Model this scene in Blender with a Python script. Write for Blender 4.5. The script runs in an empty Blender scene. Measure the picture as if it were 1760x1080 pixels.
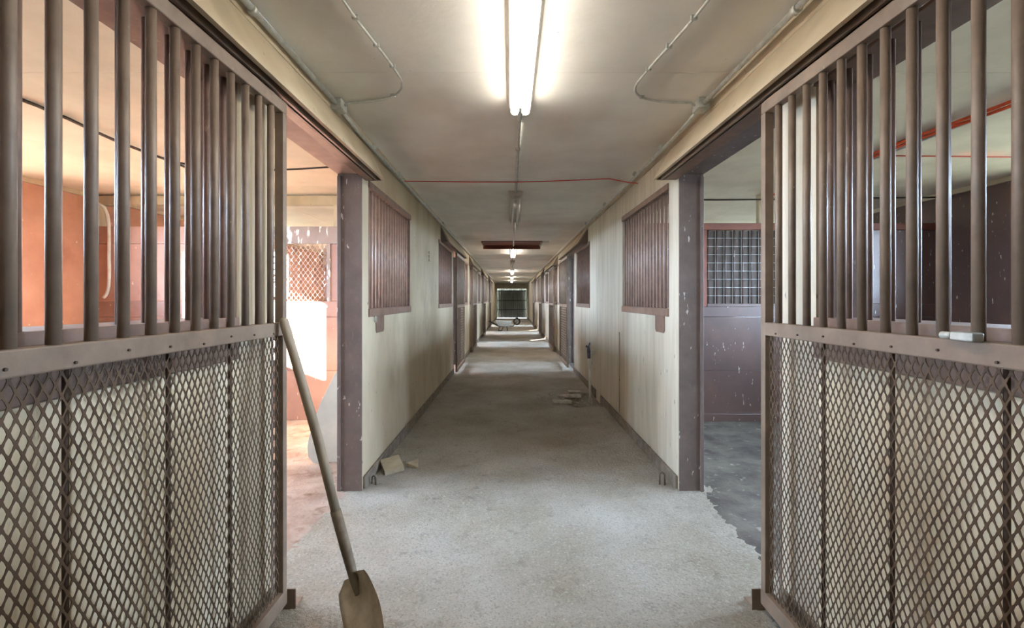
import bpy, math, random
from mathutils import Vector, Matrix, noise

random.seed(7)
SC = bpy.context.scene
COL = SC.collection

# ------------------------------------------------------------------ camera, world, sun, exposure
F_PX = 800.0
cam_d = bpy.data.cameras.new('camera')
cam = bpy.data.objects.new('camera', cam_d)
COL.objects.link(cam)
cam.location = (0.0, 0.0, 1.36)
cam.rotation_euler = (math.radians(90), 0, 0)
cam_d.sensor_width = 36.0
cam_d.lens = 36.0 * F_PX / 1760.0
cam_d.shift_x = 2.0 / 1760.0
cam_d.shift_y = -25.0 / 1760.0
cam_d.clip_start = 0.02
SC.camera = cam

world = bpy.data.worlds.new('World')
SC.world = world
world.use_nodes = True
bg = world.node_tree.nodes['Background']
bg.inputs[0].default_value = (0.60, 0.78, 1.0, 1)
bg.inputs[1].default_value = 70.0

sun_d = bpy.data.lights.new('sun', 'SUN')
sun = bpy.data.objects.new('sun', sun_d)
COL.objects.link(sun)
sun.location = (-8, -3, 6)
sun.rotation_euler = Vector((1.0, 1.08, -0.375)).to_track_quat('-Z', 'Y').to_euler()
sun_d.energy = 230.0
sun_d.angle = math.radians(0.6)
sun_d.color = (1.0, 0.93, 0.82)

TUBE_POWER = 17.0

vs = SC.view_settings
vs.view_transform = 'Standard'
vs.look = 'None'
vs.gamma = 1.0
vs.use_curve_mapping = False
vs.exposure = 0.85

# ------------------------------------------------------------------ dimensions (x right, y into the aisle, z up)
XL, XR = -1.066, 1.207          # aisle faces of the two walls
WT = 0.165                      # wall thickness
GL, GR = -0.995, 1.109          # centre planes of the sliding gates
CEIL = 2.54
BL, BR = -4.68, 4.77            # inner faces of the outer walls
Y0, Y1 = -5.0, 34.0             # ends of the aisle
DOORS = {'L': [(2.07, 3.33), (8.6, 9.9), (13.4, 14.7), (18.2, 19.5), (23.4, 24.7)],
         'R': [(2.07, 3.34), (8.85, 10.15), (13.4, 14.7), (18.2, 19.5), (23.4, 24.7)]}
WINS = {'L': [(0.42, 1.81), (3.48, 4.93), (6.85, 8.42), (10.15, 11.5), (12.0, 13.2), (15.0, 16.3), (16.8, 18.0), (20.0, 21.3), (22.0, 23.2)],
        'R': [(0.42, 1.84), (3.55, 5.03), (7.1, 8.55), (10.4, 11.8), (12.0, 13.2), (15.0, 16.3), (16.8, 18.0), (20.0, 21.3), (22.0, 23.2)]}
PARTS_Y = [5.25, 11.7, 16.5, 21.4, 26.4]


# ------------------------------------------------------------------ helpers
def srgb(r, g, b):
    def f(c):
        c /= 255.0
        return c / 12.92 if c <= 0.04045 else ((c + 0.055) / 1.055) ** 2.4
    return (f(r), f(g), f(b), 1.0)


def mat(name, col, col2=None, rough=0.7, metal=0.0, ns=5.0, stretch=(1, 1, 1), lo=0.38, hi=0.66,
        bump=0.0, bscale=90.0, bstretch=(1, 1, 1), specks=(), spec=0.4, coat=0.0, alpha=None, bdist=.01):
    m = bpy.data.materials.new(name)
    m.use_nodes = True
    nt = m.node_tree
    N, L = nt.nodes, nt.links
    p = N['Principled BSDF']
    p.inputs['Roughness'].default_value = rough
    p.inputs['Metallic'].default_value = metal
    p.inputs['Specular IOR Level'].default_value = spec
    if coat:
        p.inputs['Coat Weight'].default_value = coat
        p.inputs['Coat Roughness'].default_value = 0.25
    geo = N.new('ShaderNodeNewGeometry')

    def mapped(st):
        mp = N.new('ShaderNodeMapping')
        mp.inputs['Scale'].default_value = st
        L.new(geo.outputs['Position'], mp.inputs['Vector'])
        return mp.outputs[0]

    def noisetex(scale, st, detail=6.0, rg=0.6):
        n = N.new('ShaderNodeTexNoise')
        n.inputs['Scale'].default_value = scale
        n.inputs['Detail'].default_value = detail
        n.inputs['Roughness'].default_value = rg
        L.new(mapped(st), n.inputs['Vector'])
        return n.outputs['Fac']

    def ramp(sock, a, b):
        r = N.new('ShaderNodeMapRange')
        r.inputs['From Min'].default_value = a
        r.inputs['From Max'].default_value = b
        L.new(sock, r.inputs['Value'])
        return r.outputs[0]

    cur = None
    if col2 is not None:
        mx = N.new('ShaderNodeMix')
        mx.data_type = 'RGBA'
        mx.inputs['A'].default_value = col
        mx.inputs['B'].default_value = col2
        L.new(ramp(noisetex(ns, stretch), lo, hi), mx.inputs['Factor'])
        cur = mx.outputs['Result']
    for (sc, scale, st, a, b, amount) in specks:
        mx = N.new('ShaderNodeMix')
        mx.data_type = 'RGBA'
        if cur is None:
            mx.inputs['A'].default_value = col
        else:
            L.new(cur, mx.inputs['A'])
        mx.inputs['B'].default_value = sc
        r = ramp(noisetex(scale, st, 3.0, 0.55), a, b)
        ml = N.new('ShaderNodeMath')
        ml.operation = 'MULTIPLY'
        ml.inputs[1].default_value = amount
        L.new(r, ml.inputs[0])
        L.new(ml.outputs[0], mx.inputs['Factor'])
        cur = mx.outputs['Result']
    if cur is None:
        p.inputs['Base Color'].default_value = col
    else:
        L.new(cur, p.inputs['Base Color'])
    if bump:
        b = N.new('ShaderNodeBump')
        b.inputs['Strength'].default_value = min(1.0, bump)
        b.inputs['Distance'].default_value = bdist
        L.new(noisetex(bscale, bstretch, 5.0, 0.65), b.inputs['Height'])
        L.new(b.outputs[0], p.inputs['Normal'])
    if alpha is not None:
        p.inputs['Transmission Weight'].default_value = alpha
    return m


def emit(name, col, strength):
    m = bpy.data.materials.new(name)
    m.use_nodes = True
    nt = m.node_tree
    p = nt.nodes['Principled BSDF']
    p.inputs['Base Color'].default_value = (0.9, 0.9, 0.9, 1)
    p.inputs['Emission Color'].default_value = col
    p.inputs['Emission Strength'].default_value = strength
    return m


WHITE_SCR = srgb(205, 200, 195)
M_ = {}
M_['cream'] = mat('cream_paint', srgb(190, 176, 152), srgb(170, 155, 130), 0.72, ns=2.2, stretch=(1, 1, .5), bump=.12, bscale=60, bstretch=(1, 1, .15),
                  specks=[(srgb(120, 104, 84), 1.4, (1, 1, .7), .60, .80, .55), (srgb(70, 60, 50), 22, (1, 1, .55), .70, .74, .75)])
M_['creamR'] = mat('grooved_cream_paint', srgb(206, 196, 178), srgb(186, 175, 156), 0.70, ns=3.0, stretch=(1, 3, .35), bump=.25, bscale=30, bstretch=(1, 1, .03),
                   specks=[(srgb(128, 116, 98), 2.0, (1, 1, .35), .60, .82, .5), (srgb(70, 60, 50), 20, (1, 1, .35), .70, .74, .75)])
M_['plank'] = mat('stained_cream_boards', srgb(236, 226, 202), srgb(218, 202, 172), 0.75, ns=4, stretch=(1, 2, .25), bump=.15, bscale=40, bstretch=(1, 1, .1),
                  specks=[(srgb(150, 112, 82), 2.6, (1, 2.2, .3), .58, .80, .7)])
M_['ceil'] = mat('painted_plywood', srgb(226, 222, 213), srgb(210, 205, 195), 0.65, ns=1.6, bump=.22, bscale=14,
                 specks=[(srgb(190, 174, 158), 1.0, (1, .6, 1), .52, .74, .6), (srgb(60, 52, 45), 26, (1, 1, 1), .755, .775, .8)])
M_['ceilstall'] = mat('stall_ceiling_paint', srgb(216, 204, 186), srgb(200, 188, 170), 0.7, ns=2.0, bump=.15, bscale=18)
M_['gate'] = mat('brown_gate_paint', srgb(126, 108, 92), srgb(108, 91, 77), 0.52, ns=9, bump=.05, bscale=120, spec=.5,
                 specks=[(srgb(150, 130, 108), 5, (1, 1, 1), .60, .8, .5), (srgb(200, 186, 165), 60, (1, 1, .4), .74, .77, .6)])
M_['mesh'] = mat('brown_expanded_metal', srgb(92, 76, 62), srgb(76, 60, 48), 0.7, ns=8, spec=.2)
M_['rod'] = mat('dark_rod_paint', srgb(70, 52, 40), srgb(54, 40, 32), 0.6, ns=30)
M_['post'] = mat('purple_brown_paint', srgb(114, 100, 94), srgb(100, 87, 82), 0.5, ns=6, bump=.08, bscale=60,
                 specks=[(WHITE_SCR, 24, (1.3, 1.3, .42), .675, .705, .85), (srgb(132, 118, 112), 60, (1, 1, .3), .6, .75, .5)])
M_['grille'] = mat('brown_grille_paint', srgb(132, 106, 92), srgb(112, 90, 78), 0.5, ns=12, spec=.45,
                   specks=[(srgb(170, 150, 130), 30, (1, 1, .5), .68, .74, .5)])
M_['kick'] = mat('dusty_kick_board', srgb(132, 121, 108), srgb(102, 92, 81), 0.8, ns=14, bump=.2, bscale=50)
M_['lintel'] = mat('pink_beige_lintel', srgb(178, 150, 136), srgb(162, 134, 120), 0.6, ns=8, bump=.1, bscale=50)
M_['dark'] = mat('dark_brown_wood', srgb(78, 64, 54), srgb(62, 50, 42), 0.6, ns=10, bump=.1, bscale=60)
M_['terra'] = mat('terracotta_paint', srgb(174, 132, 112), srgb(158, 114, 94), 0.55, ns=2.2, bump=.06, bscale=40, spec=.5,
                  specks=[(srgb(226, 205, 180), 20, (1, 1, .6), .70, .73, .8), (srgb(110, 62, 46), 3, (1, 1, .6), .58, .8, .6)])
M_['brownR'] = mat('dark_red_brown_paint', srgb(92, 70, 64), srgb(78, 60, 56), 0.36, ns=2.2, bump=.06, bscale=40, spec=.6,
                   specks=[(srgb(210, 200, 190), 30, (1.5, 1.5, .35), .685, .71, .8), (srgb(120, 84, 70), 3, (1, 1, .6), .56, .8, .5)])
M_['pinkpart'] = mat('faded_mauve_boards', srgb(152, 116, 102), srgb(136, 101, 88), 0.5, ns=3, bump=.05, bscale=40, spec=.5,
                     specks=[(srgb(232, 222, 212), 26, (1.5, 1.5, .35), .68, .71, .85)])
M_['header'] = mat('splashed_header_board', srgb(150, 132, 124), srgb(132, 114, 108), 0.6, ns=5,
                   specks=[(srgb(240, 236, 228), 15, (1.5, 1.5, .4), .56, .62, .9)])
M_['floor'] = mat('dusty_concrete', srgb(190, 184, 174), srgb(164, 154, 138), 0.93, ns=1.3, bump=1.0, bscale=55, bdist=.035, spec=.15,
                  specks=[(srgb(132, 118, 98), .55, (1, 1, 1), .50, .72, .6), (srgb(104, 96, 84), 9, (1, 1, 1), .60, .78, .5), (srgb(122, 114, 102), 95, (1, 1, 1), .50, .72, .6), (srgb(206, 201, 192), 70, (1, 1, 1), .54, .74, .55), (srgb(236, 232, 224), 55, (1, 1, 1), .72, .75, .8)])
M_['dirtL'] = mat('pale_pink_dirt', srgb(174, 156, 144), srgb(146, 124, 112), 0.95, ns=4, bump=1.0, bscale=50, spec=.1,
                  specks=[(srgb(104, 76, 60), 7, (1, 1, 1), .56, .72, .7)])
M_['dirtR'] = mat('dark_grey_muck', srgb(112, 106, 99), srgb(74, 69, 65), 0.8, ns=3, bump=1.0, bscale=40, spec=.3,
                  specks=[(srgb(165, 160, 150), 14, (1, 1, 1), .62, .75, .7)])
M_['ground'] = mat('outside_ground', srgb(96, 92, 72), srgb(80, 78, 58), 0.95, ns=.6)
M_['galv'] = mat('galvanised_steel', srgb(188, 190, 184), srgb(160, 162, 156), 0.45, metal=.3, ns=20, spec=.5)
M_['housing'] = mat('white_enamel', srgb(200, 194, 184), srgb(184, 176, 164), 0.5, ns=10)
M_['tube_on'] = emit('lit_fluorescent_tube', (1.0, 0.95, 0.86, 1), TUBE_POWER)
M_['tube_off'] = mat('unlit_fluorescent_tube', srgb(205, 202, 196), rough=.3)
M_['socket'] = mat('dull_shovel_socket', srgb(120, 108, 92), srgb(98, 86, 72), 0.7, ns=20)
M_['wood'] = mat('weathered_handle_wood', srgb(156, 142, 122), srgb(124, 110, 92), 0.7, ns=14, stretch=(1, 1, .15), bump=.15, bscale=60, bstretch=(1, 1, .2))
M_['blade'] = mat('dusty_shovel_steel', srgb(206, 192, 170), srgb(172, 156, 134), 0.8, ns=12, bump=.15, bscale=50)
M_['block'] = mat('raw_wood_block', srgb(170, 158, 136), srgb(148, 136, 114), 0.85, ns=8, bump=.2, bscale=60)
M_['redwood'] = mat('red_brown_hatch_wood', srgb(124, 72, 56), srgb(100, 58, 46), 0.6, ns=8, stretch=(.3, 2, 1))
M_['corr'] = mat('grey_sheet_metal', srgb(126, 126, 118), srgb(104, 104, 98), 0.5, metal=.3, ns=3, stretch=(2, 1, .3))
M_['girt'] = mat('dark_door_girt', srgb(62, 60, 56), rough=.7)
M_['orange'] = mat('orange_cable', srgb(214, 84, 36), srgb(190, 66, 28), 0.5, ns=12)
M_['red'] = mat('red_twine', srgb(190, 78, 66), rough=.8)
M_['black'] = mat('black_cable', srgb(50, 42, 36), rough=.6)
M_['white'] = mat('white_pvc', srgb(226, 224, 218), srgb(206, 204, 196), 0.5, ns=9)
M_['sheet'] = mat('milky_plastic_sheet', srgb(206, 208, 204), srgb(188, 190, 186), 0.35, ns=4, spec=.5,
                  specks=[(srgb(110, 100, 92), 26, (1, 1, .5), .70, .73, .6)])
M_['purple'] = mat('faded_purple_tape', srgb(116, 110, 138), srgb(88, 84, 104), 0.6, ns=20)
M_['iron'] = mat('rusty_iron', srgb(112, 100, 88), srgb(86, 72, 60), 0.7, metal=.3, ns=20)
M_['rubber'] = mat('black_rubber', srgb(40, 38, 37), rough=.7)
M_['rubble'] = mat('broken_concrete', srgb(196, 190, 178), srgb(150, 144, 134), 0.95, ns=14, bump=.5, bscale=60)
M_['hole'] = mat('damp_dark_soil', srgb(58, 48, 40), srgb(40, 34, 30), 0.9, ns=14, bump=.6, bscale=50)


class MB:
    def __init__(self):
        self.v, self.f = [], []

    def add(self, vs_, fs_):
        o = len(self.v)
        self.v += [tuple(v) for v in vs_]
        self.f += [tuple(i + o for i in f) for f in fs_]
        return self

    def box(self, x0, x1, y0, y1, z0, z1):
        return self.add([(x0, y0, z0), (x1, y0, z0), (x1, y1, z0), (x0, y1, z0), (x0, y0, z1), (x1, y0, z1), (x1, y1, z1), (x0, y1, z1)],
                        [(3, 2, 1, 0), (4, 5, 6, 7), (0, 1, 5, 4), (1, 2, 6, 5), (2, 3, 7, 6), (3, 0, 4, 7)])

    def prism_y(self, prof, y0, y1):
        """profile of (x, z) corners, counter-clockwise seen from -y, run along y"""
        n = len(prof)
        vs_ = [(x, y0, z) for x, z in prof] + [(x, y1, z) for x, z in prof]
        fs_ = [tuple(range(n)), tuple(range(2 * n - 1, n - 1, -1))]
        for i in range(n):
            j = (i + 1) % n
            fs_.append((j, i, n + i, n + j))
        return self.add(vs_, fs_)

    def tube(self, pts, r, n=10, caps=True):
        pts = [Vector(p) for p in pts]
        rr = r if isinstance(r, (list, tuple)) else [r] * len(pts)
        rings = []
        up = None
        for i, p in enumerate(pts):
            if i == 0:
                t = pts[1] - pts[0]
            elif i == len(pts) - 1:
                t = pts[-1] - pts[-2]
            else:
                t = (pts[i + 1] - pts[i]).normalized() + (pts[i] - pts[i - 1]).normalized()
            t.normalize()
            if up is None:
                up = t.orthogonal().normalized()
            else:
                up = (up - t * up.dot(t))
                if up.length < 1e-6:
                    up = t.orthogonal()
                up.normalize()
            b = t.cross(up)
            rings.append([p + (up * math.cos(2 * math.pi * k / n) + b * math.sin(2 * math.pi * k / n)) * rr[i] for k in range(n)])
        vs_ = [q for ring in rings for q in ring]
        fs_ = []
        for i in range(len(rings) - 1):
            for k in range(n):
                k2 = (k + 1) % n
                fs_.append((i * n + k, i * n + k2, (i + 1) * n + k2, (i + 1) * n + k))
        if caps:
            fs_.append(tuple(range(n - 1, -1, -1)))
            fs_.append(tuple((len(rings) - 1) * n + k for k in range(n)))
        return self.add(vs_, fs_)

    def mesh(self, name, m, smooth=False):
        me = bpy.data.meshes.new(name)
        me.from_pydata(self.v, [], self.f)
        me.materials.append(M_[m])
        if smooth:
            for p in me.polygons:
                p.use_smooth = len(p.vertices) == 4
        me.update()
        return me

    def build(self, name, m, parent=None, smooth=False, bevel=0.0, loc=(0, 0, 0)):
        return link(name, self.mesh(name, m, smooth), parent, loc, bevel)


def link(name, me, parent=None, loc=(0, 0, 0), bevel=0.0):
    o = bpy.data.objects.new(name, me)
    COL.objects.link(o)
    o.location = loc
    o.parent = parent
    if bevel:
        b = o.modifiers.new('bevel', 'BEVEL')
        b.width = bevel
        b.segments = 2
        b.limit_method = 'ANGLE'
    return o


def empty(name, loc=(0, 0, 0)):
    o = bpy.data.objects.new(name, None)
    COL.objects.link(o)
    o.location = loc
    o.empty_display_size = .1
    return o


def tag(o, label=None, cat=None, group=None, kind=None):
    if label:
        o['label'] = label
    if cat:
        o['category'] = cat
    if group:
        o['group'] = group
    if kind:
        o['kind'] = kind
    return o


def structure(o, label, cat):
    return tag(o, label, cat, kind='structure')


def bez(p0, p1, p2, p3, n=14):
    p0, p1, p2, p3 = map(Vector, (p0, p1, p2, p3))
    out = []
    for i in range(n + 1):
        t = i / n
        out.append(p0 * (1 - t) ** 3 + p1 * 3 * t * (1 - t) ** 2 + p2 * 3 * t * t * (1 - t) + p3 * t ** 3)
    return out


SIDEWORD = {'L': 'left', 'R': 'right'}
ORD = ['nearest', 'second', 'third', 'fourth', 'fifth', 'sixth', 'seventh', 'eighth', 'ninth', 'tenth', 'eleventh']


# ------------------------------------------------------------------ floors
def ground_grid(name, x0, x1, y0, y1, step, amp, m, hole=None, base=0.0, fine=1.0, dip=None, grit=0.0):
    nx = max(1, int((x1 - x0) / step))
    ny = max(1, int((y1 - y0) / step))
    v, f = [], []
    for j in range(ny + 1):
        for i in range(nx + 1):
            x = x0 + (x1 - x0) * i / nx
            y = y0 + (y1 - y0) * j / ny
            z = base + amp * (noise.noise(Vector((x * 1.7, y * 1.7, 3.1))) * .8 + noise.noise(Vector((x * 6, y * 6, 1.1))) * .45
                              + noise.noise(Vector((x * 17, y * 17, 7.7))) * .4 * fine)
            if grit:
                z += grit * (noise.noise(Vector((x * 38, y * 38, 5.5))) + .6 * abs(noise.noise(Vector((x * 23, y * 23, 2.5)))))
            if dip:
                z -= max(0.0, (x - dip[0]) * dip[1]) * .16
            if hole:
                for hx, hy, hr, hd in hole:
                    d = math.hypot((x - hx), (y - hy) * .8) / hr
                    d += .35 * noise.noise(Vector((x * 4, y * 4, 9)))
                    if d < 1:
                        z -= hd * (1 - d * d)
            v.append((x, y, z))
    for j in range(ny):
        for i in range(nx):
            a = j * (nx + 1) + i
            f.append((a, a + 1, a + nx + 2, a + nx + 1))
    me = bpy.data.meshes.new(name)
    me.from_pydata(v, [], f)
    me.materials.append(M_[m])
    for p in me.polygons:
        p.use_smooth = True
    return link(name, me)


HOLES = [(1.05, 6.35, .34, .09), (.72, 6.3, .42, .03), (.45, 6.45, .3, .02)]
structure(ground_grid('floor_middle', XL - .02, XR + .02, 4.2, 9.0, .026, .009, 'floor', HOLES, base=-.006), 'dusty concrete floor of the aisle between the first and second doorways', 'floor')
structure(ground_grid('floor', XL - .25, XR + .25, 1.2, 4.2, .0125, .009, 'floor', None, base=-.006, grit=.0045), 'rough dusty grey concrete floor of the aisle in front', 'floor')
structure(ground_grid('floor_far', XL - .02, XR + .02, 9.0, Y1 + .35, .10, .006, 'floor', base=-.006), 'grey concrete floor at the far end of the aisle', 'floor')
structure(ground_grid('floor_near', XL - .02, XR + .02, Y0, 1.2, .10, .006, 'floor', base=-.006), 'grey concrete floor behind the nearest gates', 'floor')
structure(ground_grid('floor_left', BL, XL + .3, -.4, 5.25, .03, .022, 'dirtL', base=.0, dip=(XL - .16, 1)), 'pale pinkish dirt floor of the near left stall', 'floor')
structure(ground_grid('floor_right', XR - .3, BR, -.4, 5.25, .03, .022, 'dirtR', base=.0, dip=(XR + .16, -1)), 'dark grey mucky floor of the near right stall', 'floor')
structure(ground_grid('floor_left_far', BL, XL, 5.25, Y1, .25, .02, 'dirtL', base=-.02), 'dirt floor of the far left stalls', 'floor')
structure(ground_grid('floor_right_far', XR, BR, 5.25, Y1, .25, .02, 'dirtR', base=-.02), 'dirt floor of the far right stalls', 'floor')
structure(MB().box(-60, 60, -40, 90, -.4, -.12).build('ground', 'ground'), 'sunlit bare ground outside the barn', 'ground')

# ------------------------------------------------------------------ ceiling: plywood sheets with open joints
structure(MB().box(BL - .8, BR + .8, Y0 - .2, Y1 + .2, CEIL + .022, CEIL + .12).build('leak_stop_slab', 'dark'), 'added dark slab stopping light leaks above the ceiling sheets', 'ceiling')  # slab added behind the sheets to keep sky light out of the joints
ceil = empty('ceiling', (0, 0, CEIL))
structure(ceil, 'painted plywood ceiling over aisle and stalls', 'ceiling')
cols = [(BL, -2.86, 'ceilstall'), (-2.86, XL - WT + .02, 'ceilstall'), (XL - .02, XR + .02, 'ceil'), (XR + WT - .02, 2.92, 'ceilstall'), (2.92, BR, 'ceilstall')]
for (a, b, m) in cols:
    me = MB().box(a + .0015, b - .0015, .0015, 2.4385, 0, .02).mesh('ceiling_sheet', m)
    y = 2.42 - 2.44 * 4
    while y < Y1:
        link('ceiling_sheet', me, ceil, (0, y, 0))
        y += 2.44


# ------------------------------------------------------------------ the two aisle walls
WIN_Z0, WIN_Z1 = 1.29, 2.20
LINT = 2.255


def xr(side, d0, d1):
    """x-range measured from the aisle face into the wall"""
    if side == 'L':
        return XL - d1, XL - d0
    return XR + d0, XR + d1


n_win = 0
n_door = 0
for side in 'LR':
    a, b = xr(side, 0, WT)
    w = MB()
    ops = sorted([(p, q, 'd') for p, q in DOORS[side]] + [(p, q, 'w') for p, q in WINS[side]])
    y = Y0
    for p, q, k in ops:
        w.box(a, b, y, p, 0 - .05, CEIL)
        if k == 'w':
            w.box(a, b, p, q, -.05, WIN_Z0 - .05)
            w.box(a, b, p, q, WIN_Z1 + .05, CEIL)
        else:
            w.box(a, b, p, q, LINT + .02, CEIL)
        y = q
    w.box(a, b, y, Y1, -.05, CEIL)
    structure(w.build('wall_' + SIDEWORD[side], 'cream' if side == 'L' else 'creamR'),
              'long cream painted stall wall along the %s of the aisle' % SIDEWORD[side], 'wall')
    # windows with upright bars
    me_bar = MB().tube([(0, 0, 0), (0, 0, WIN_Z1 - WIN_Z0)], .0125, 10).mesh('bar', 'grille', True)
    for i, (p, q) in enumerate(WINS[side]):
        n_win += 1
        win = empty('window_%d' % n_win, ((a + b) / 2, (p + q) / 2, WIN_Z0))
        structure(win, 'brown barred opening in the %s wall, %s one from the camera' % (SIDEWORD[side], ORD[i]), 'window')
        L_ = (q - p) / 2
        hw = WT / 2
        s = 1 if side == 'L' else -1          # towards the aisle
        low = -.16 if i == 0 else -.062
        MB().box(-hw - .012, hw + .012, -L_, L_, low, .0).build('sill', 'grille', win, bevel=.003)
        MB().box(-hw - .012, hw + .012, -L_, L_, WIN_Z1 - WIN_Z0, WIN_Z1 - WIN_Z0 + .05).build('top_rail', 'grille', win, bevel=.003)
        for e in (-1, 1):
            MB().box(-hw + .03, hw - .002, min(e * L_, e * (L_ - .03)), max(e * L_, e * (L_ - .03)), 0, WIN_Z1 - WIN_Z0).build('frame_side', 'grille', win)
        nb = int(round((q - p) / .0925))
        for k in range(nb):
            link('bar', me_bar, win, (s * (hw - .025), -L_ + (k + .5) * (q - p) / nb, 0))
    # doorways: jambs and lintel in brown
    for i, (p, q) in enumerate(DOORS[side]):
        n_door += 1
        d = empty('door_%d' % n_door, ((a + b) / 2, (p + q) / 2, 0))
        structure(d, 'brown framed stall doorway in the %s wall, %s one from the camera' % (SIDEWORD[side], ORD[i]), 'doorway')
        hl = (q - p) / 2
        hw = WT / 2
        for e in (-1, 1):
            y_a, y_b = sorted((e * hl, e * (hl - .018)))
            MB().box(-hw - .004, hw + .004, y_a, y_b, -.03, LINT).build('jamb', 'post', d, bevel=.004)
            s = -1 if side == 'L' else 1      # a stop strip along the stall edge
            x_a, x_b = sorted((s * hw, s * (hw - .022)))
            y_a, y_b = sorted((e * (hl - .018), e * (hl - .036)))
            MB().box(x_a, x_b, y_a, y_b, -.03, LINT - .02).build('door_stop', 'post', d, bevel=.003)
        MB().box(-hw - .004, hw + .004, -hl, hl, LINT, LINT + .022).build('lintel', 'lintel' if side == 'L' else 'post', d)

# baseboards, corner battens
for side in 'LR':
    bb = empty('baseboard_' + SIDEWORD[side], (xr(side, 0, 0)[0], 0, 0))
    structure(bb, 'dark kick board along the foot of the %s wall' % SIDEWORD[side], 'baseboard')
    s = 1 if side == 'L' else -1
    y = Y0
    for p, q in DOORS[side] + [(Y1, Y1)]:
        x_a, x_b = sorted((0, s * .02))
        if p - y > .05:
            segs = [(y, p)]
            if side == 'R' and y < 6.3 < p:
                segs = [(y, 6.2), (6.55, p)]
            for (u, v_) in segs:
                MB().box(x_a, x_b, u + .02, v_ - .005, -.03, .085).build('kick_board', 'kick', bb, bevel=.005)
        y = q
    x_a, x_b = sorted((xr(side, 0, 0)[0], xr(side, 0, 0)[0] + s * .032))
    structure(MB().prism_y([(x_a, CEIL - .05), (x_b, CEIL - .05), (x_b, CEIL - .001), (x_a, CEIL - .001)] if False else
                           ([(x_a, CEIL - .055), (x_a + .012, CEIL - .055), (x_b, CEIL - .018), (x_b, CEIL - .001), (x_a, CEIL - .001)] if side == 'L' else
                            [(x_b, CEIL - .001), (x_a, CEIL - .001), (x_a, CEIL - .018), (x_b - .012, CEIL - .055), (x_b, CEIL - .055)]),
                           Y0, Y1).build('trim_%d' % (1 if side == 'L' else 2), 'cream'),
              'slim cove batten where the %s wall meets the ceiling' % SIDEWORD[side], 'trim')


# ------------------------------------------------------------------ outer walls: an opening opposite every doorway, extra ones added for daylight
OPEN_Z0, OPEN_Z1 = 1.42, 2.32
portal_spots = []
for side in 'LR':
    x0, x1 = (BL - .14, BL) if side == 'L' else (BR, BR + .14)
    w = MB()
    y = Y0
    oy = []
    for i, (p, q) in enumerate(DOORS[side]):
        oy.append((p + .22, q - .12) if i == 0 else (p + .1, q - .1))
        oy.append((p + 1.42, p + 2.08) if i == 0 else (p - 1.7, p - .3))  # extra opening, added to bring more daylight into the stall
        if i == 0:
            oy.append((p - 1.4, p - .75))  # another added opening, lights the jamb face and partition
    oy.sort()
    for (p, q) in oy:
        w.box(x0, x1, y, p, -.1, CEIL + .02)
        w.box(x0, x1, p, q, -.1, OPEN_Z0)
        w.box(x0, x1, p, q, OPEN_Z1, CEIL + .02)
        y = q
    w.box(x0, x1, y, Y1, -.1, CEIL + .02)
    structure(w.build('wall_outer_' + SIDEWORD[side], 'terra' if side == 'L' else 'brownR'),
              '%s painted outer wall behind the %s stalls' % ('terracotta' if side == 'L' else 'dark red-brown', SIDEWORD[side]), 'wall')
    s = 1 if side == 'L' else -1
    xi = BL if side == 'L' else BR
    x_a, x_b = sorted((xi, xi + s * .03))
    structure(MB().box(x_a, x_b, Y0, Y1, CEIL - .05, CEIL - .001).build('trim_%d' % (3 if side == 'L' else 4), 'cream'),
              'pale batten at the top of the %s outer wall' % SIDEWORD[side], 'trim')
    for i, (p, q) in enumerate(oy):
        n_win += 1
        win = empty('window_%d' % n_win, ((x0 + x1) / 2, (p + q) / 2, OPEN_Z0))
        structure(win, 'open half-door or added daylight opening in the %s outer wall, %s one from the camera' % (SIDEWORD[side], ORD[i]), 'window')
        L_ = (q - p) / 2
        MB().box(-.09, .09, -L_ - .05, L_ + .05, -.04, .0).build('sill', 'grille', win)
        for zz in ((.34, .44) if side == 'L' else (.4,)):
            MB().tube([(0, -L_, zz), (0, L_, zz)], .014, 8).build('rail', 'grille', win, True)
        portal_spots.append(((x0 if side == 'L' else x1), (p + q) / 2, (OPEN_Z0 + OPEN_Z1) / 2, q - p, OPEN_Z1 - OPEN_Z0, side))

for k, (px, py, pz, ly, lz, side) in enumerate(portal_spots):
    ld = bpy.data.lights.new('daylight_portal', 'AREA')
    ld.shape = 'RECTANGLE'
    ld.size, ld.size_y = lz, ly
    ld.cycles.is_portal = True
    lo = bpy.data.objects.new('daylight_portal', ld)
    COL.objects.link(lo)
    lo.location = (px, py, pz)
    lo.rotation_euler = (0, math.radians(-90 if side == 'L' else 90), 0)

# end walls
structure(MB().box(BL, BR, Y0 - .15, Y0, -.1, CEIL + .02).build('wall_back', 'cream'), 'cream end wall behind the camera', 'wall')
we = MB()
DXA, DXB, DZT = -1.0, 1.14, 2.14
we.box(BL, DXA, Y1, Y1 + .15, -.1, CEIL + .02)
we.box(DXB, BR, Y1, Y1 + .15, -.1, CEIL + .02)
we.box(DXA, DXB, Y1, Y1 + .15, DZT, CEIL + .02)
structure(we.build('wall_end', 'cream'), 'far end wall around the sheet metal door', 'wall')


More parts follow.
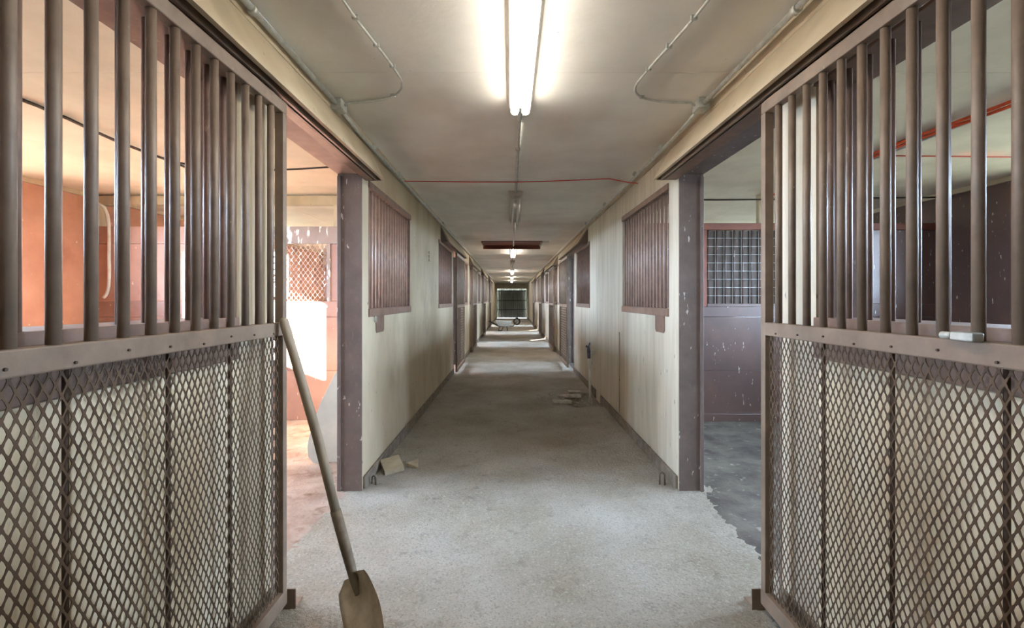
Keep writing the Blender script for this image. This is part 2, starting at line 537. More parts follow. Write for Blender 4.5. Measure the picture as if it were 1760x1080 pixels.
# ------------------------------------------------------------------ stall partitions
def mesh_cells(x0, x1, z0, z1, w, h, strand, m, thick=.002, name='wire_mesh', parent=None, rnd=.18):
    """expanded metal in the x-z plane: diamond cells, each a frame around a rounded hole"""
    mb = MB()
    d = (w / 2) * (h / 2) / math.hypot(w / 2, h / 2)
    s = 1 - strand / 2 / d
    nx = int((x1 - x0) / w)
    nz = int((z1 - z0) / h)
    w = (x1 - x0) / nx
    h = (z1 - z0) / nz
    cen = [((i + .5) * w + x0, (j + .5) * h + z0) for i in range(nx) for j in range(nz)]
    cen += [(i * w + x0, j * h + z0) for i in range(1, nx) for j in range(1, nz)]
    cor = [(w / 2, 0), (0, h / 2), (-w / 2, 0), (0, -h / 2)]
    t = thick / 2
    outer, inner = [], []
    for k in range(4):
        c0, c1 = Vector(cor[k]), Vector(cor[(k + 1) % 4])
        outer += [c0, (c0 + c1) / 2]
        cp = Vector(cor[k - 1])
        a = c0 * s
        inner += [a + (c1 * s - a) * rnd * .5 * 0 + (cp * s - a) * 0, (c0 + c1) / 2 * s]
    inner = []
    for k in range(4):
        c0, c1, cp = Vector(cor[k]) * s, Vector(cor[(k + 1) % 4]) * s, Vector(cor[k - 1]) * s
        corner = c0 + ((c1 - c0) + (cp - c0)) * rnd * .5
        inner += [corner, (c0 + c1) / 2 * 1.02]
    fs = []
    for k in range(8):
        k2 = (k + 1) % 8
        fs.append((k, k2, 8 + k2, 8 + k))
        fs.append((16 + k2, 16 + k, 24 + k, 24 + k2))
        fs.append((8 + k, 8 + k2, 24 + k2, 24 + k))
    for cx, cz in cen:
        vs_ = [(cx + p.x, -t, cz + p.y) for p in outer] + [(cx + p.x, -t, cz + p.y) for p in inner]
        vs_ += [(cx + p.x, t, cz + p.y) for p in outer] + [(cx + p.x, t, cz + p.y) for p in inner]
        mb.add(vs_, fs)
    return mb


for side in 'LR':
    for i, py in enumerate(PARTS_Y + [-.45]):
        a, b = (BL, XL - WT) if side == 'L' else (XR + WT, BR)
        sgn = 1 if side == 'L' else -1
        root = empty('wall_partition_%s_%d' % (SIDEWORD[side], i + 1), ((a + b) / 2, py, 0))
        where = ORD[i] + ' one in front of the camera' if i < 5 else 'the one beside the camera'
        structure(root, '%s board partition between %s stalls, %s' % ('pinkish' if side == 'L' else 'dark brown', SIDEWORD[side], where), 'partition')
        cx = (a + b) / 2
        bm_ = 'pinkpart' if side == 'L' else 'brownR'
        # boards: lower rows over the full length
        t0, t1 = -.02, .02
        rows = [(-.05, .56), (.563, 1.163)]
        if i >= 5:
            rows = [(-.05, .56), (.563, 1.163), (1.166, 1.76), (1.763, 2.35), (2.353, CEIL)]
        for r0, r1 in rows:
            MB().box(a - cx, b - cx, t0, t1, r0, r1).build('board', bm_, root, bevel=.003)
        if i >= 5:
            continue
        # mesh opening
        if side == 'L':
            m0, m1, mz0, mz1 = -3.5, -2.045, 1.34, 1.985
        else:
            m0, m1, mz0, mz1 = 2.20, 3.66, 1.31, 2.14
        MB().box(a - cx, b - cx, t0, t1, 1.166, mz0).build('board', bm_, root, bevel=.003)
        MB().box(a - cx, m0 - cx, t0, t1, mz0 + .002, mz1).build('board', 'terra' if side == 'L' else bm_, root, bevel=.003)
        MB().box(m1 - cx, b - cx, t0, t1, mz0 + .002, mz1).build('board', bm_ if side == 'L' else 'brownR', root, bevel=.003)
        if side == 'L':
            MB().box(a - cx, m0 - cx + .1, t0 - .004, t1 + .004, mz1 + .002, 2.18).build('header_board', 'terra', root, bevel=.003)
            MB().box(m0 - cx + .102, b - cx, t0 - .004, t1 + .004, mz1 + .002, 2.18).build('header_board', 'header', root, bevel=.003)
            MB().box(a - cx, b - cx, -.05, .05, 2.42, 2.52).build('top_beam', 'cream', root, bevel=.004)
            MB().box(-1.99 - cx, b - cx, t0, t1, 2.182, 2.42).build('end_board', 'cream', root)
            MB().box(a - cx, a - cx + .10, -.11, .03, 2.18, 2.44).build('corner_block', 'cream', root, bevel=.004)
            mesh_cells(m0 - cx, m1 - cx, mz0, mz1, .052, .066, .005, 'x').build('wire_mesh', 'header', root)
            for fx in (m0 - cx, m1 - cx):
                MB().box(fx - .02, fx + .02, t0 - .012, t0, mz0, mz1).build('mesh_frame', 'header', root, bevel=.002)
        else:
            MB().box(a - cx, b - cx, t0 - .02, t1 + .02, mz1 + .002, 2.215).build('top_rail', 'redwood', root, bevel=.003)
            MB().box(a - cx, b - cx, t0 - .05, t0, -.02, .085).build('foot_board', bm_, root, bevel=.006)
            MB().box(m0 - cx - .045, m0 - cx, t0 - .012, t0, mz0 - .03, mz1).build('mesh_frame', 'redwood', root, bevel=.002)
            MB().box(2.78 - cx, 2.86 - cx, -.03, .03, 2.217, CEIL - .001).build('hanger_post', 'cream', root, bevel=.003)
            MB().box(m0 - cx, m1 - cx, t0 - .02, t1, mz0 - .03, mz0 + .002).build('mesh_sill', bm_, root, bevel=.003)
            MB().box(m0 - cx, m1 - cx, .034, .05, mz0, mz1).build('backing_board', 'dark', root)
            wires = MB()
            n = 15
            for k in range(n + 1):
                xx = m0 - cx + (m1 - m0) * k / n
                wires.tube([(xx, -.018, mz0), (xx, -.018, mz1)], .0026, 6)
            for k in range(1, 9):
                zz = mz0 + (mz1 - mz0) * k / 9
                wires.tube([(m0 - cx, -.023, zz), (m1 - cx, -.023, zz)], .0026, 6)
            wires.build('wire_mesh', 'galv', root)
            bm0 = MB().tube([(0, 0, mz0), (0, 0, mz1)], .011, 8).mesh('bar', 'brownR', True)
            for k in range(15):
                link('bar', bm0, root, (m0 - cx + (k + .35) * (m1 - m0) / 15, .02, 0))

# ------------------------------------------------------------------ sloped hoods with the gate tracks
HOODS = {'L': [(0.66, 3.42), (7.07, 9.95), (11.9, 14.8), (16.7, 19.6), (21.9, 24.8)],
         'R': [(0.66, 3.40), (7.3, 10.3), (11.9, 14.8), (16.7, 19.6), (21.9, 24.8)]}
for side in 'LR':
    for i, (p, q) in enumerate(HOODS[side]):
        xw = XL if side == 'L' else XR
        s = 1 if side == 'L' else -1
        root = empty('track_hood', (xw, (p + q) / 2, 2.235))
        tag(root, 'cream sloped board hood over the %s sliding gate track on the %s wall' % (ORD[i], SIDEWORD[side]), 'track hood', 'hoods over the gate tracks')
        h = (q - p) / 2
        o = .137 if side == 'L' else .166
        prof = [(s * .002, .262), (s * .002, .240), (s * (o - .02), .0), (s * o, .0)]
        if side == 'L':
            prof = prof[::-1]
        mb = MB()
        # front board, skewed at the far end
        n = 4
        sk = [.12, .10, .0, .0]
        if side == 'L':
            sk = sk[::-1]
        vs_ = [(x, -h, z) for x, z in prof] + [(x, h + sk[k], z) for k, (x, z) in enumerate(prof)]
        fs_ = [tuple(range(n - 1, -1, -1)), tuple(range(n, 2 * n))] + [(k, (k + 1) % n, n + (k + 1) % n, n + k) for k in range(n)]
        if side == 'R':
            fs_ = fs_
        mb.add(vs_, fs_).build('hood_board', 'cream', root)
        for e in (-h, h):
            tri = [(s * .002, 0), (s * (o - .024), 0), (s * .002, .236)]
            if side == 'R':
                tri = tri[::-1]
            MB().prism_y(tri, e - .009, e + .009).build('hood_end', 'post', root)
        gx = (GL if side == 'L' else GR) - xw
        tr = MB()
        tr.box(gx - .018, gx + .018, -h + .012, h - .012, .030, .034)
        tr.box(gx - .018, gx - .015, -h + .012, h - .012, -.006, .030)
        tr.box(gx + .015, gx + .018, -h + .012, h - .012, -.006, .030)
        tr.box(gx - .015, gx - .006, -h + .012, h - .012, -.006, -.003)
        tr.box(gx + .006, gx + .015, -h + .012, h - .012, -.006, -.003)
        tr.build('track_channel', 'gate', root)
        x_a, x_b = sorted((s * .001, gx - s * .021))
        MB().box(x_a, x_b, -h + .012, h - .012, -.004, .03).build('track_batten', 'grille', root)

# ------------------------------------------------------------------ sliding gates
GZ0, GZ1 = .035, 2.215
GW = 1.40
ME = {}
ME['bar'] = MB().tube([(0, 0, 1.255), (0, 0, GZ1 - .05)], .0135, 14).mesh('bar', 'gate', True)
_c = mesh_cells(-.68, .68, .07, 1.225, .0272, .0505, .0040, 'mesh', .0018, rnd=.12)
_c.v = [(y, x, z) for (x, y, z) in _c.v]
ME['fine'] = _c.mesh('mesh_panel', 'mesh')
_c = mesh_cells(-.68, .68, .07, 1.225, .068, .105, .012, 'mesh', .0022)
_c.v = [(y, x, z) for (x, y, z) in _c.v]
ME['coarse'] = _c.mesh('mesh_panel', 'mesh')
H = GW / 2
ME['top_rail'] = MB().box(-.019, .019, -H, H, GZ1 - .052, GZ1).mesh('top_rail', 'gate')
ME['middle_rail'] = MB().box(-.021, .021, -H + .03, H - .03, 1.206, 1.262).mesh('middle_rail', 'gate')
ME['bottom_rail'] = MB().box(-.021, .021, -H, H, GZ0, .10).mesh('bottom_rail', 'gate')
ME['stile'] = MB().box(-.019, .019, -.017, .017, GZ0 + .065, GZ1 - .052).mesh('stile', 'gate')
ME['rod'] = MB().tube([(0, 0, .10), (0, 0, 1.21)], .0065, 8).mesh('rod', 'rod', True)
ME['screw'] = MB().tube([(-.003, 0, 0), (.003, 0, 0)], .0035, 8).mesh('screw', 'rod')


def gate(side, yc, label, fine):
    gx = GL if side == 'L' else GR
    s = 1 if side == 'L' else -1
    g = empty('sliding_gate', (gx, yc, 0))
    tag(g, label, 'gate', 'sliding stall gates')
    for nm in ('top_rail', 'middle_rail', 'bottom_rail'):
        link(nm, ME[nm], g, bevel=.004)
    for e in (-1, 1):
        link('stile', ME['stile'], g, (0, e * (H - .017), 0), bevel=.003)
    far = yc + H            # far end of the gate
    for k in range(15):
        yy = H - .103 - k * .0915
        if yy > -H + .04:
            link('bar', ME['bar'], g, (0, yy, 0))
    link('mesh_panel', ME['fine' if fine else 'coarse'], g, (0, 0, 0))
    if fine:
        for yy in (.335, .035, -.28, -.58):
            link('rod', ME['rod'], g, (-s * .010, yy, 0))
        for k in range(9):
            link('screw', ME['screw'], g, (s * .0225, H - .12 - k * .145, 1.225 + .006 * ((k * 7) % 3 - 1)))
    return g


GATES = {'L': [1.33, 9.2, 12.7, 17.5, 22.7], 'R': [1.33, 9.75, 12.7, 17.5, 22.7]}
GDESC = {'L': ['brown barred sliding gate at the left edge, shovel leaning on it', 'brown barred gate drawn shut beyond the left wall number marks',
               'brown barred sliding gate third along the left wall', 'brown barred sliding gate fourth along the left wall', 'brown barred sliding gate fifth and last on the left wall'],
         'R': ['brown barred sliding gate at the right edge with a small steel latch', 'brown barred gate half open just beyond the white standpipe',
               'brown barred sliding gate third along the right wall', 'brown barred sliding gate fourth along the right wall', 'brown barred sliding gate fifth and last on the right wall']}
gates = {}
for side in 'LR':
    for i, yc in enumerate(GATES[side]):
        gates[(side, i)] = gate(side, yc, GDESC[side][i], i == 0)

# boards of the wall behind the nearest gates (seen through their mesh)
for side in 'LR':
    xw = XL if side == 'L' else XR
    s = 1 if side == 'L' else -1
    wl = bpy.data.objects['wall_' + SIDEWORD[side]]
    for k in range(4):
        y_a = .42 + k * .3475
        x_a, x_b = sorted((xw + s * .001, xw + s * .011))
        MB().box(x_a, x_b, y_a + .002, y_a + .3455, .09, 1.128).build('wall_board', 'plank', wl, bevel=.002)

# latch on the right gate
g = gates[('R', 0)]
lt = MB().box(-.05, -.021, -.262, -.205, 1.262, 1.283).build('latch', 'galv', g, bevel=.004)
lt['label'] = 'small galvanised steel latch'
MB().tube([(-.036, -.20, 1.272), (-.036, -.172, 1.272)], .009, 10).build('latch_bolt', 'galv', lt, True)

# floor guide brackets
for side in 'LR':
    gx = GL if side == 'L' else GR
    s = 1 if side == 'L' else -1
    root = empty('floor_guide', (gx, 2.06, 0))
    tag(root, 'bent steel guide bracket on the floor at the foot of the near %s gate' % SIDEWORD[side], 'bracket', 'gate guide brackets')
    x_a, x_b = sorted((s * .032, s * .037))
    x_a, x_b = sorted((-s * .012, s * .048))
    MB().box(x_a, x_b, -.012, -.006, -.01, .085).build('upright_plate', 'gate', root, bevel=.0015)
    MB().box(x_a, x_b, -.006, .06, -.01, .008).build('foot_plate', 'gate', root, bevel=.0015)

# ------------------------------------------------------------------ ceiling lights on a centre conduit
CX = .055
LIGHTS = [(-4.2, 1.83, True, 'lit twin tube ceiling light behind the camera'),
          (.93, 1.83, True, 'brightly lit twin tube ceiling light nearest the camera'),
          (5.05, 1.83, False, 'unlit ceiling light fitting in front of the hatch'),
          (10.3, 1.83, True, 'lit ceiling light just beyond the hatch'),
          (14.0, 1.6, False, 'small unlit fitting beyond the first lit far light'),
          (18.3, 1.83, True, 'lit ceiling light fourth along the aisle'),
          (23.6, 1.83, True, 'lit ceiling light two short of the end door'),
          (28.2, 1.83, True, 'lit ceiling light closest to the end door')]
for (y, ln, on, lab) in LIGHTS:
    root = empty('ceiling_light', (CX, y + ln / 2, CEIL))
    tag(root, lab, 'ceiling light', 'aisle ceiling lights')
    h = ln / 2
    MB().prism_y([(-.062, -.046), (.062, -.046), (.080, 0), (-.080, 0)], -h, h).build('housing', 'housing', root, bevel=.002)
    for e in (-1, 1):
        y_a, y_b = sorted((e * h, e * (h - .02)))
        for t in (-.032, .032):
            MB().box(t - .017, t + .017, y_a, y_b, -.092, -.045).build('lamp_holder', 'housing', root, bevel=.003)
    for t in (-.032, .032):
        MB().tube([(t, -h + .02, -.07), (t, h - .02, -.07)], .024 if on else .013, 12).build('tube', 'tube_on' if on else 'tube_off', root, True)
    if not on:
        MB().box(-.052, .052, -h, -h + .38, -.058, -.045).build('cover_plate', 'housing', root, bevel=.002)

root = empty('centre_conduit', (CX, 0, CEIL))
tag(root, 'thin steel conduit linking the lights along the middle of the ceiling', 'conduit')
ys = [Y0] + sum([[l[0], l[0] + l[1]] for l in LIGHTS], []) + [Y1]
for k in range(0, len(ys), 2):
    MB().tube([(0, ys[k], -.016), (0, ys[k + 1], -.016)], .013, 10).build('pipe', 'galv', root, True)
for yy in (3.6, 4.6, 7.8):
    MB().tube([(0, yy - .012, -.016), (0, yy + .012, -.016)], .019, 10).build('coupling', 'galv', root, True)

# side conduits with junction boxes and the looping flexible runs
for side in 'LR':
    cx_ = -1.022 if side == 'L' else 1.128
    s = 1 if side == 'L' else -1
    root = empty('wall_conduit', (cx_, 0, CEIL))
    tag(root, 'galvanised conduit along the top of the %s wall with a junction box' % SIDEWORD[side], 'conduit', 'wall-top conduits')
    by = 2.76
    MB().tube([(0, Y0, -.032), (0, by - .05, -.032)], .0135, 10).build('pipe', 'galv', root, True)
    MB().tube([(-s * .004, by + .05, -.036), (-s * .012, by + .5, -.05), (-s * .012, Y1, -.05)], .012, 10).build('pipe', 'galv', root, True)
    bx = MB().box(-.035, .035, by - .05, by + .05, -.06, -.001).build('junction_box', 'galv', root, bevel=.005)
    MB().box(-.03, .03, by - .042, by + .042, -.064, -.06).build('box_lid', 'galv', bx, bevel=.002)
    for yy in (1.84, 3.5, 4.25, 5.6, 7.0):
        MB().tube([(0, yy - .014, -.034), (0, yy + .014, -.034)], .02, 10).build('coupling', 'galv', root, True)
    fl = empty('flexible_conduit', (cx_, by, CEIL))
    tag(fl, 'flexible metal cable curving over the ceiling from the %s junction box' % SIDEWORD[side], 'cable', 'looping ceiling cables')
    if side == 'L':
        pts = [(.036, 0, -.03)] + bez((.06, .0, -.014), (.30, -.02, -.012), (.46, -.10, -.012), (.435, -.36, -.012), 14) + bez((.435, -.36, -.012), (.42, -.6, -.012), (.37, -.75, -.012), (.36, -1.1, -.012), 10)[1:] + [(.34, -2.4, -.012)]
    else:
        pts = [(-.036, 0, -.03)] + bez((-.06, .0, -.014), (-.34, .0, -.012), (-.48, -.08, -.012), (-.44, -.32, -.012), 14) + bez((-.44, -.32, -.012), (-.41, -.6, -.012), (-.36, -.75, -.012), (-.35, -1.1, -.012), 10)[1:] + [(-.33, -2.4, -.012)]
    MB().tube(pts, .0065, 8).build('cable', 'galv', fl, True)
    for k in (8, 16, 19, 22):
        p = pts[k]
        MB().box(p[0] - .014, p[0] + .014, p[1] - .006, p[1] + .006, -.02, -.0005).build('staple', 'galv', fl, bevel=.002)

# hatch in the ceiling
root = empty('ceiling_hatch', (.02, 9.75, CEIL))
tag(root, 'red-brown wooden ceiling hatch with raised frame above the aisle', 'hatch')
hx, hy = .62, .38
MB().box(-hx, hx, hy - .03, hy, -.085, 0).build('frame_board', 'redwood', root, bevel=.003)
MB().box(-hx, hx, -hy, -hy + .03, -.012, 0).build('frame_board', 'dark', root, bevel=.003)
for e in (-1, 1):
    x_a, x_b = sorted((e * hx, e * (hx - .03)))
    MB().box(x_a, x_b, -hy + .03, hy - .03, -.03, 0).build('frame_board', 'redwood' if e < 0 else 'cream', root, bevel=.003)
MB().box(hx + .002, hx + .13, -hy, hy, -.03, 0).build('frame_board', 'ceil', root, bevel=.003)
MB().box(-hx + .03, hx - .03, -hy + .03, hy - .03, -.006, -.001).build('hatch_panel', 'redwood', root)

# ------------------------------------------------------------------ end door of sheet metal
root = empty('end_door', ((DXA + DXB) / 2, Y1 + .2, 0))
tag(root, 'grey corrugated metal sliding door closing the far end of the aisle', 'door')
cxd = (DXA + DXB) / 2
W2 = (DXB - DXA) / 2 + .06
mb = MB()
nr = 16
vs_, fs_ = [], []
for k in range(nr * 4 + 1):
    x = -W2 + 2 * W2 * k / (nr * 4)
    d = [0, 0, .018, .018][k % 4]
    vs_ += [(x, d, .008), (x, d, DZT + .05), (x, d + .004, .008), (x, d + .004, DZT + .05)]
for k in range(nr * 4):
    a = 4 * k
    fs_ += [(a, a + 4, a + 5, a + 1), (a + 2, a + 3, a + 7, a + 6)]
mb.add(vs_, fs_).build('metal_sheet', 'corr', root)
for zz in (.62, 1.28, 1.98):
    MB().box(-W2, W2, -.045, -.004, zz - .03, zz + .03).build('girt', 'girt', root, bevel=.003)
for e in (-1, 1):
    x_a, x_b = sorted((e * W2, e * (W2 - .06)))
    MB().box(x_a, x_b, -.004, .0, .05, DZT + .05).build('edge_strip', 'corr', root)

# ------------------------------------------------------------------ twine and cables
tag(MB().tube([(-1.05, 4.52, CEIL - .03), (-.4, 4.53, CEIL - .036), (.055, 4.53, CEIL - .036), (.3, 4.52, CEIL - .034), (.95, 4.50, CEIL - .012), (1.13, 4.42, CEIL - .07), (1.19, 4.36, CEIL - .09)], .005, 6).build('twine', 'red', None, True),
    'thin red twine stretched across the aisle ceiling', 'twine')
for k in range(3):
    pts = []
    for j in range(24):
        y = .2 + j * .213
        pts.append((2.88 + .032 * k + .005 * math.sin(y * 5), y, CEIL - .03 - .012 * (k % 2) - .010 * math.sin(y * 3.1)))
    tag(MB().tube(pts, .011, 8).build('extension_cord', 'orange', None, True),
        ['orange cord of the ceiling bundle in the right stall, nearest the aisle', 'middle orange cord of the ceiling bundle in the right stall', 'orange cord of the ceiling bundle nearest the right outer wall'][k], 'cord', 'orange cords in the right stall')
tag(MB().tube([(2.99, .0, CEIL - .02), (3.0, 5.2, CEIL - .02)], .009, 8).build('conduit_pipe', 'galv', None, True), 'grey conduit beside the orange cords in the right stall', 'conduit')
tag(MB().tube([(2.95, 3.75, CEIL - .02), (4.74, 3.78, CEIL - .03)], .005, 6).build('twine', 'red', None, True), 'red twine across the ceiling of the right stall', 'twine')
tag(MB().tube([(1.38, 5.0, CEIL - .10), (2.2, 5.0, CEIL - .11), (3.1, 5.0, CEIL - .1), (4.75, 5.0, CEIL - .08)], .009, 8).build('black_cable', 'black', None, True), 'black cable under the ceiling of the right stall', 'cable')
pts = [(-2.86 + .01 * math.sin(y * 7), y, CEIL - .02 - .008 * math.sin(y * 4)) for y in [k * .2 for k in range(27)]]
tag(MB().tube(pts, .011, 8).build('brown_cable', 'black', None, True), 'brown cable along the ceiling joint of the left stall', 'cable')
tag(MB().tube(bez((-2.84, 3.9, CEIL - .02), (-2.4, 3.95, CEIL - .12), (-1.9, 3.9, CEIL - .1), (-1.24, 3.8, CEIL - .08)), .008, 8).build('black_cable', 'black', None, True),
    'sagging dark cable reaching the left doorway lintel', 'cable')
pts = bez((-4.56, 5.16, 2.42), (-4.45, 5.19, 2.36), (-4.50, 5.212, 2.1), (-4.5, 5.213, 1.8), 12) + bez((-4.5, 5.213, 1.8), (-4.49, 5.213, 1.55), (-4.5, 5.213, 1.42), (-4.56, 5.212, 1.38), 8)[1:]
tag(MB().tube(pts, .017, 8).build('hanging_cable', 'white', None, True), 'white cable hanging down the far corner of the left stall', 'cable')

# ------------------------------------------------------------------ plates and rings under the barred windows
for side, yy in (('L', 3.78), ('R', 3.76)):
    xw = XL if side == 'L' else XR
    s = 1 if side == 'L' else -1
    root = empty('wall_plate', (xw, yy, 1.165))
    tag(root, 'small brown rounded plate under the near barred window on the %s wall' % SIDEWORD[side], 'plate', 'plates under the windows')
    w2, h2, c = .115, .07, .02
    prof = [(-w2, h2), (-w2, -h2 + c), (-w2 + c, -h2), (w2 - c, -h2), (w2, -h2 + c), (w2, h2)]
    n = len(prof)
    x_a, x_b = (.001, .007) if s > 0 else (-.007, -.001)
    vs_ = [(x_a, y, z) for y, z in prof] + [(x_b, y, z) for y, z in prof]
    fs_ = [tuple(range(n - 1, -1, -1)), tuple(range(n, 2 * n))] + [(k, (k + 1) % n, n + (k + 1) % n, n + k) for k in range(n)]
    MB().add(vs_, fs_).build('plate', 'grille', root, bevel=.0015)
    if side == 'L':
        ring = [(s * .014, -.16 + .022 * math.cos(t * math.pi / 8), .04 + .022 * math.sin(t * math.pi / 8)) for t in range(17)]
        MB().tube(ring, .004, 8, False).build('ring', 'galv', root, True)
        MB().tube([(0, -.16, .062), (s * .02, -.16, .062)], .005, 8).build('eye', 'galv', root, True)

# staples standing at the wall feet
for side, x, y, hh in (('L', -1.012, 3.44, .055), ('R', 1.115, 3.43, .085)):
    pts = [(0, -.018, -.02), (0, -.018, hh - .02)] + [(0, -.018 * math.cos(t * math.pi / 6), hh - .02 + .02 * math.sin(t * math.pi / 6)) for t in range(1, 6)] + [(0, .018, hh - .02), (0, .018, -.02)]
    o = MB().tube(pts, .006, 8).build('ground_staple', 'iron', None, True, loc=(x, y, 0))
    o.rotation_euler = (0, 0, math.radians(62 if side == 'L' else 70))
    tag(o, 'iron staple standing in the floor beside the %s doorway jamb' % SIDEWORD[side], 'staple', 'iron floor staples')

# painted mark pair on the left wall
root = empty('wall_hook', (XL, 6.05, 1.92))
tag(root, 'tiny pale double bracket fixed on the left wall', 'bracket')
for zz in (-.05, .0, .05):
    MB().box(.001, .012, -.025, .025, zz - .016, zz + .016).build('bracket_plate', 'cream', root, bevel=.003)

# ------------------------------------------------------------------ shovel leaning on the left gate
kink = Vector((-.647, 1.90, .245))
top = Vector((-.952, 1.945, 1.283))
tip = Vector((-.475, 1.64, .004))
root = empty('shovel', (tip.x, tip.y, 0))
tag(root, 'dusty round-point shovel with wooden handle leaning on the left gate', 'shovel')
o_ = Vector((tip.x, tip.y, 0))
ax = (top - kink).normalized()
jn = kink + ax * .26
pts = [jn - ax * .02 - o_, (jn + (top - jn) * .35) + Vector((.008, 0, 0)) - o_, (jn + (top - jn) * .7) + Vector((.005, 0, 0)) - o_, top - ax * .03 - o_, top - ax * .008 - o_, top - o_]
MB().tube(pts, [.0185, .0195, .019, .019, .017, .009], 14).build('handle', 'wood', root, True)
al = (tip - kink).normalized()
low = kink + al * .09
pts = [jn + ax * .0 - o_, kink + ax * .1 - o_, kink + ax * .03 - o_, kink + al * .03 - o_, low - o_]
MB().tube(pts, [.0215, .0215, .020, .017, .008], 14).build('socket', 'socket', root, True)
w0 = Vector((.68, -.27, .68))
wv = (w0 - al * w0.dot(al)).normalized()
nv = wv.cross(al).normalized()
if nv.y > 0:
    nv = -nv
start = kink + al * .012
Lb = (tip - start).length
nu, nw = 14, 10
vs_, fs_ = [], []
for layer in (0, 1):
    for i in range(nu + 1):
        t = i / nu
        if t < .08:
            hw = .028 + (.094 - .028) * (t / .08) ** .6
        elif t < .45:
            hw = .094 + .020 * math.sin((t - .08) / .37 * math.pi / 2)
        else:
            hw = .114 * math.sqrt(max(0.0, 1 - ((t - .45) / .56) ** 2.2))
        for j in range(nw + 1):
            u = -1 + 2 * j / nw
            sag = .030 * (1 - u * u) * (1 - .55 * t) + .02 * math.sin(t * math.pi)
            p = start + al * (t * Lb) + wv * (u * hw) - nv * sag + nv * (.020) - nv * (.0022 * layer)
            vs_.append(p - o_)
n1 = (nu + 1) * (nw + 1)
for i in range(nu):
    for j in range(nw):
        a = i * (nw + 1) + j
        fs_.append((a, a + 1, a + nw + 2, a + nw + 1))
        fs_.append((n1 + a, n1 + a + nw + 1, n1 + a + nw + 2, n1 + a + 1))
for i in range(nu):
    for j in (0, nw):
        a = i * (nw + 1) + j
        fs_.append((a, a + nw + 1, n1 + a + nw + 1, n1 + a))
for j in range(nw):
    for i in (0, nu):
        a = i * (nw + 1) + j
        fs_.append((a, a + 1, n1 + a + 1, n1 + a))
me = bpy.data.meshes.new('blade')
me.from_pydata([tuple(v) for v in vs_], [], fs_)
me.materials.append(M_['blade'])
for p in me.polygons:
    p.use_smooth = True
link('blade', me, root)

# ------------------------------------------------------------------ offcuts by the left wall
o = MB().box(-.075, .075, -.085, .085, -.022, .022).build('wood_block', 'block', None, bevel=.003, loc=(-.945, 3.70, .043))
o.rotation_euler = (math.radians(14), math.radians(-8), math.radians(26))
tag(o, 'pale square wood block tilted against the left kick board', 'block')
o = MB().add([(-.05, -.03, 0), (.05, -.075, 0), (.03, .075, 0), (-.05, -.03, .03), (.05, -.075, .012), (.03, .075, .03)],
             [(2, 1, 0), (3, 4, 5), (0, 1, 4, 3), (1, 2, 5, 4), (2, 0, 3, 5)]).build('wood_wedge', 'block', None, bevel=.002, loc=(-.80, 3.815, .0))
tag(o, 'thin brown wood wedge behind the pale square block', 'wedge')

# ------------------------------------------------------------------ milky sheet leaning inside the left stall
outline = [(-1.25, 1.22), (-1.29, 1.14), (-1.36, 1.0), (-1.425, .865), (-1.51, .705), (-1.592, .515), (-1.645, .345), (-1.675, .22), (-1.685, .14), (-1.675, .06), (-1.64, .012), (-1.59, .0), (-1.25, .0)]
n = len(outline)
vs_ = []
for layer in (0, .005):
    for x, z in outline:
        vs_.append((x, 3.84 + .12 * (x + 1.68) / .43 + .10 * z + layer, z - .004))
fs_ = [tuple(range(n)), tuple(range(2 * n - 1, n - 1, -1))] + [((k + 1) % n, k, n + k, n + (k + 1) % n) for k in range(n)]
tag(MB().add(vs_, fs_).build('plastic_sheet', 'sheet', None, bevel=.001), 'milky white curved sheet leaning inside the left doorway', 'sheet')

# ------------------------------------------------------------------ standpipe and broken floor by the right wall
root = empty('standpipe', (1.075, 6.38, -.05))
tag(root, 'white standing pipe with purple taped top beside the right wall', 'standpipe')
MB().tube([(.015, 0, 0), (0, .02, .62)], .017, 12).build('pipe', 'white', root, True)
MB().tube([(0, .02, .60), (-.004, .02, .70), (-.012, .02, .76)], [.024, .028, .02], 10).build('taped_top', 'purple', root, True)
MB().tube([(-.01, .02, .74), (-.036, .0, .775), (-.04, -.01, .76)], .013, 8).build('spout', 'purple', root, True)
MB().tube([(-.01, .02, .74), (.004, .02, .79), (.012, .02, .815)], .010, 8).build('lever', 'purple', root, True)
MB().tube([(.016, 0, -.02), (.015, 0, .06)], .03, 10).build('foot', 'galv', root, True)
o = MB().box(-.05, 0, -.05, .05, -.028, .028).build('wall_outlet', 'white', None, bevel=.005, loc=(XR - .002, 6.75, .60))
MB().tube([(-.03, .0, -.028), (-.03, 0, -.2)], .006, 8).build('outlet_wire', 'galv', o, True)
tag(o, 'small white box on the right wall beside the standpipe', 'outlet box')
tag(MB().tube([(XR - .008, 5.15, .1), (XR - .008, 5.15, 1.0)], .006, 6).build('wall_pipe', 'cream', None, True), 'thin pale upright strip on the right wall before the standpipe', 'strip')

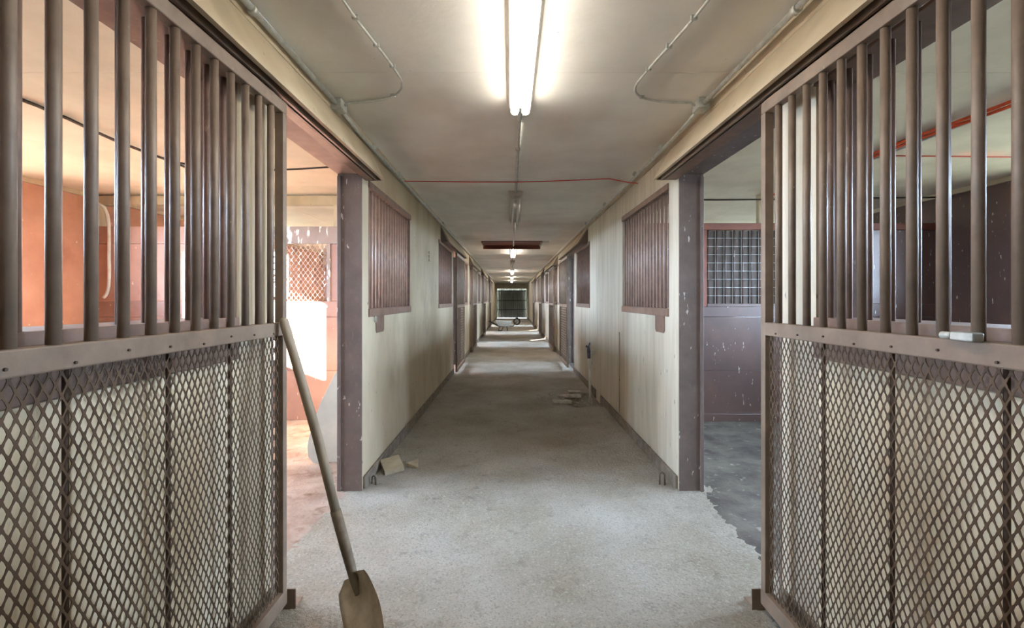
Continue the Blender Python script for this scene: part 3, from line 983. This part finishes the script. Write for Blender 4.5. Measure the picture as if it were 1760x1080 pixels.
rub = []
for k in range(4):
    n = 6
    ang = [2 * math.pi * t / n for t in range(n)]
    rr = [random.uniform(.75, 1.15) for _ in range(n)]
    v = [(rr[t] * math.cos(ang[t]), rr[t] * math.sin(ang[t]), 0) for t in range(n)] + [(rr[t] * .86 * math.cos(ang[t]), rr[t] * .86 * math.sin(ang[t]), random.uniform(.35, .6)) for t in range(n)]
    f = [tuple(range(n - 1, -1, -1)), tuple(range(n, 2 * n))] + [(t, (t + 1) % n, n + (t + 1) % n, n + t) for t in range(n)]
    rub.append(MB().add(v, f).mesh('concrete_chunk', 'rubble'))
spots = []
for k in range(90):
    a = random.uniform(0, 2 * math.pi)
    r = random.random() ** .7
    x, y = .78 + .36 * r * math.cos(a), 6.4 + .42 * r * math.sin(a)
    if x > 1.14 or math.hypot(x - 1.075, y - 6.38) < .09:
        continue
    sz = random.uniform(.012, .036)
    if any(math.hypot(x - u, y - v_) < 1.7 * (sz + w_) for u, v_, w_ in spots):
        continue
    spots.append((x, y, sz))
for k, (x, y, sz) in enumerate(spots):
    o = link('concrete_chunk', rub[k % 4], None, (x, y, -.012 - .04 * max(0, 1 - math.hypot(x - 1.05, y - 6.35) / .34)))
    o.scale = (sz, sz * random.uniform(.7, 1.3), sz * .8)
    o.rotation_euler = (random.uniform(-.2, .2), random.uniform(-.2, .2), random.uniform(0, 6))
    tag(o, 'small lump of broken concrete strewn round the standpipe', 'rubble', 'broken concrete round the standpipe')
for k, (x, y, sx, sy, rz) in enumerate([(.82, 6.55, .16, .06, .15), (.68, 6.2, .13, .05, -.1), (.93, 6.82, .09, .06, .2)]):
    o = MB().box(-sx, sx, -sy, sy, 0, .03).build('concrete_slab', 'rubble', None, bevel=.006, loc=(x, y, -.012))
    o.rotation_euler = (random.uniform(-.06, .1), random.uniform(-.05, .05), rz)
    tag(o, ['long flat slab of broken floor left of the standpipe', 'flat broken slab on the aisle side of the rubble', 'small flat slab behind the standpipe rubble'][k], 'slab')

# ------------------------------------------------------------------ tipped wheelbarrow far down the aisle
root = empty('wheelbarrow', (-.20, 20.3, 0))
tag(root, 'dark metal wheelbarrow standing crosswise far down the aisle', 'wheelbarrow')
v = [(-.34, -.20, .20), (.14, -.20, .20), (.14, .20, .20), (-.34, .20, .20), (-.46, -.30, .46), (.24, -.30, .42), (.24, .30, .42), (-.46, .30, .46)]
MB().add(v, [(3, 2, 1, 0), (0, 1, 5, 4), (1, 2, 6, 5), (2, 3, 7, 6), (3, 0, 4, 7)]).build('tray', 'galv', root).modifiers.new('s', 'SOLIDIFY').thickness = .01
for e in (-1, 1):
    MB().tube([(-.75, e * .28, .42), (-.3, e * .22, .19), (.3, e * .07, .20), (.46, e * .05, .40)], .018, 8).build('frame_tube', 'rubber', root, True)
    MB().tube([(-.28, e * .21, .19), (-.34, e * .22, -.0), (-.2, e * .22, -.0), (-.12, e * .18, .19)], .015, 8).build('leg', 'rubber', root, True)
    MB().tube([(.02, e * .12, .2), (.05, e * .16, .0)], .015, 8).build('leg', 'rubber', root, True)
wh = MB()
ring = [(.46 + .13 * math.cos(t * math.pi / 10), 0, .40 + .13 * math.sin(t * math.pi / 10)) for t in range(21)]
wh.tube(ring, .035, 8, False)
whl = wh.build('wheel', 'rubber', root, True)
MB().tube([(.46, -.06, .40), (.46, .06, .40)], .03, 10).build('hub', 'galv', whl, True)
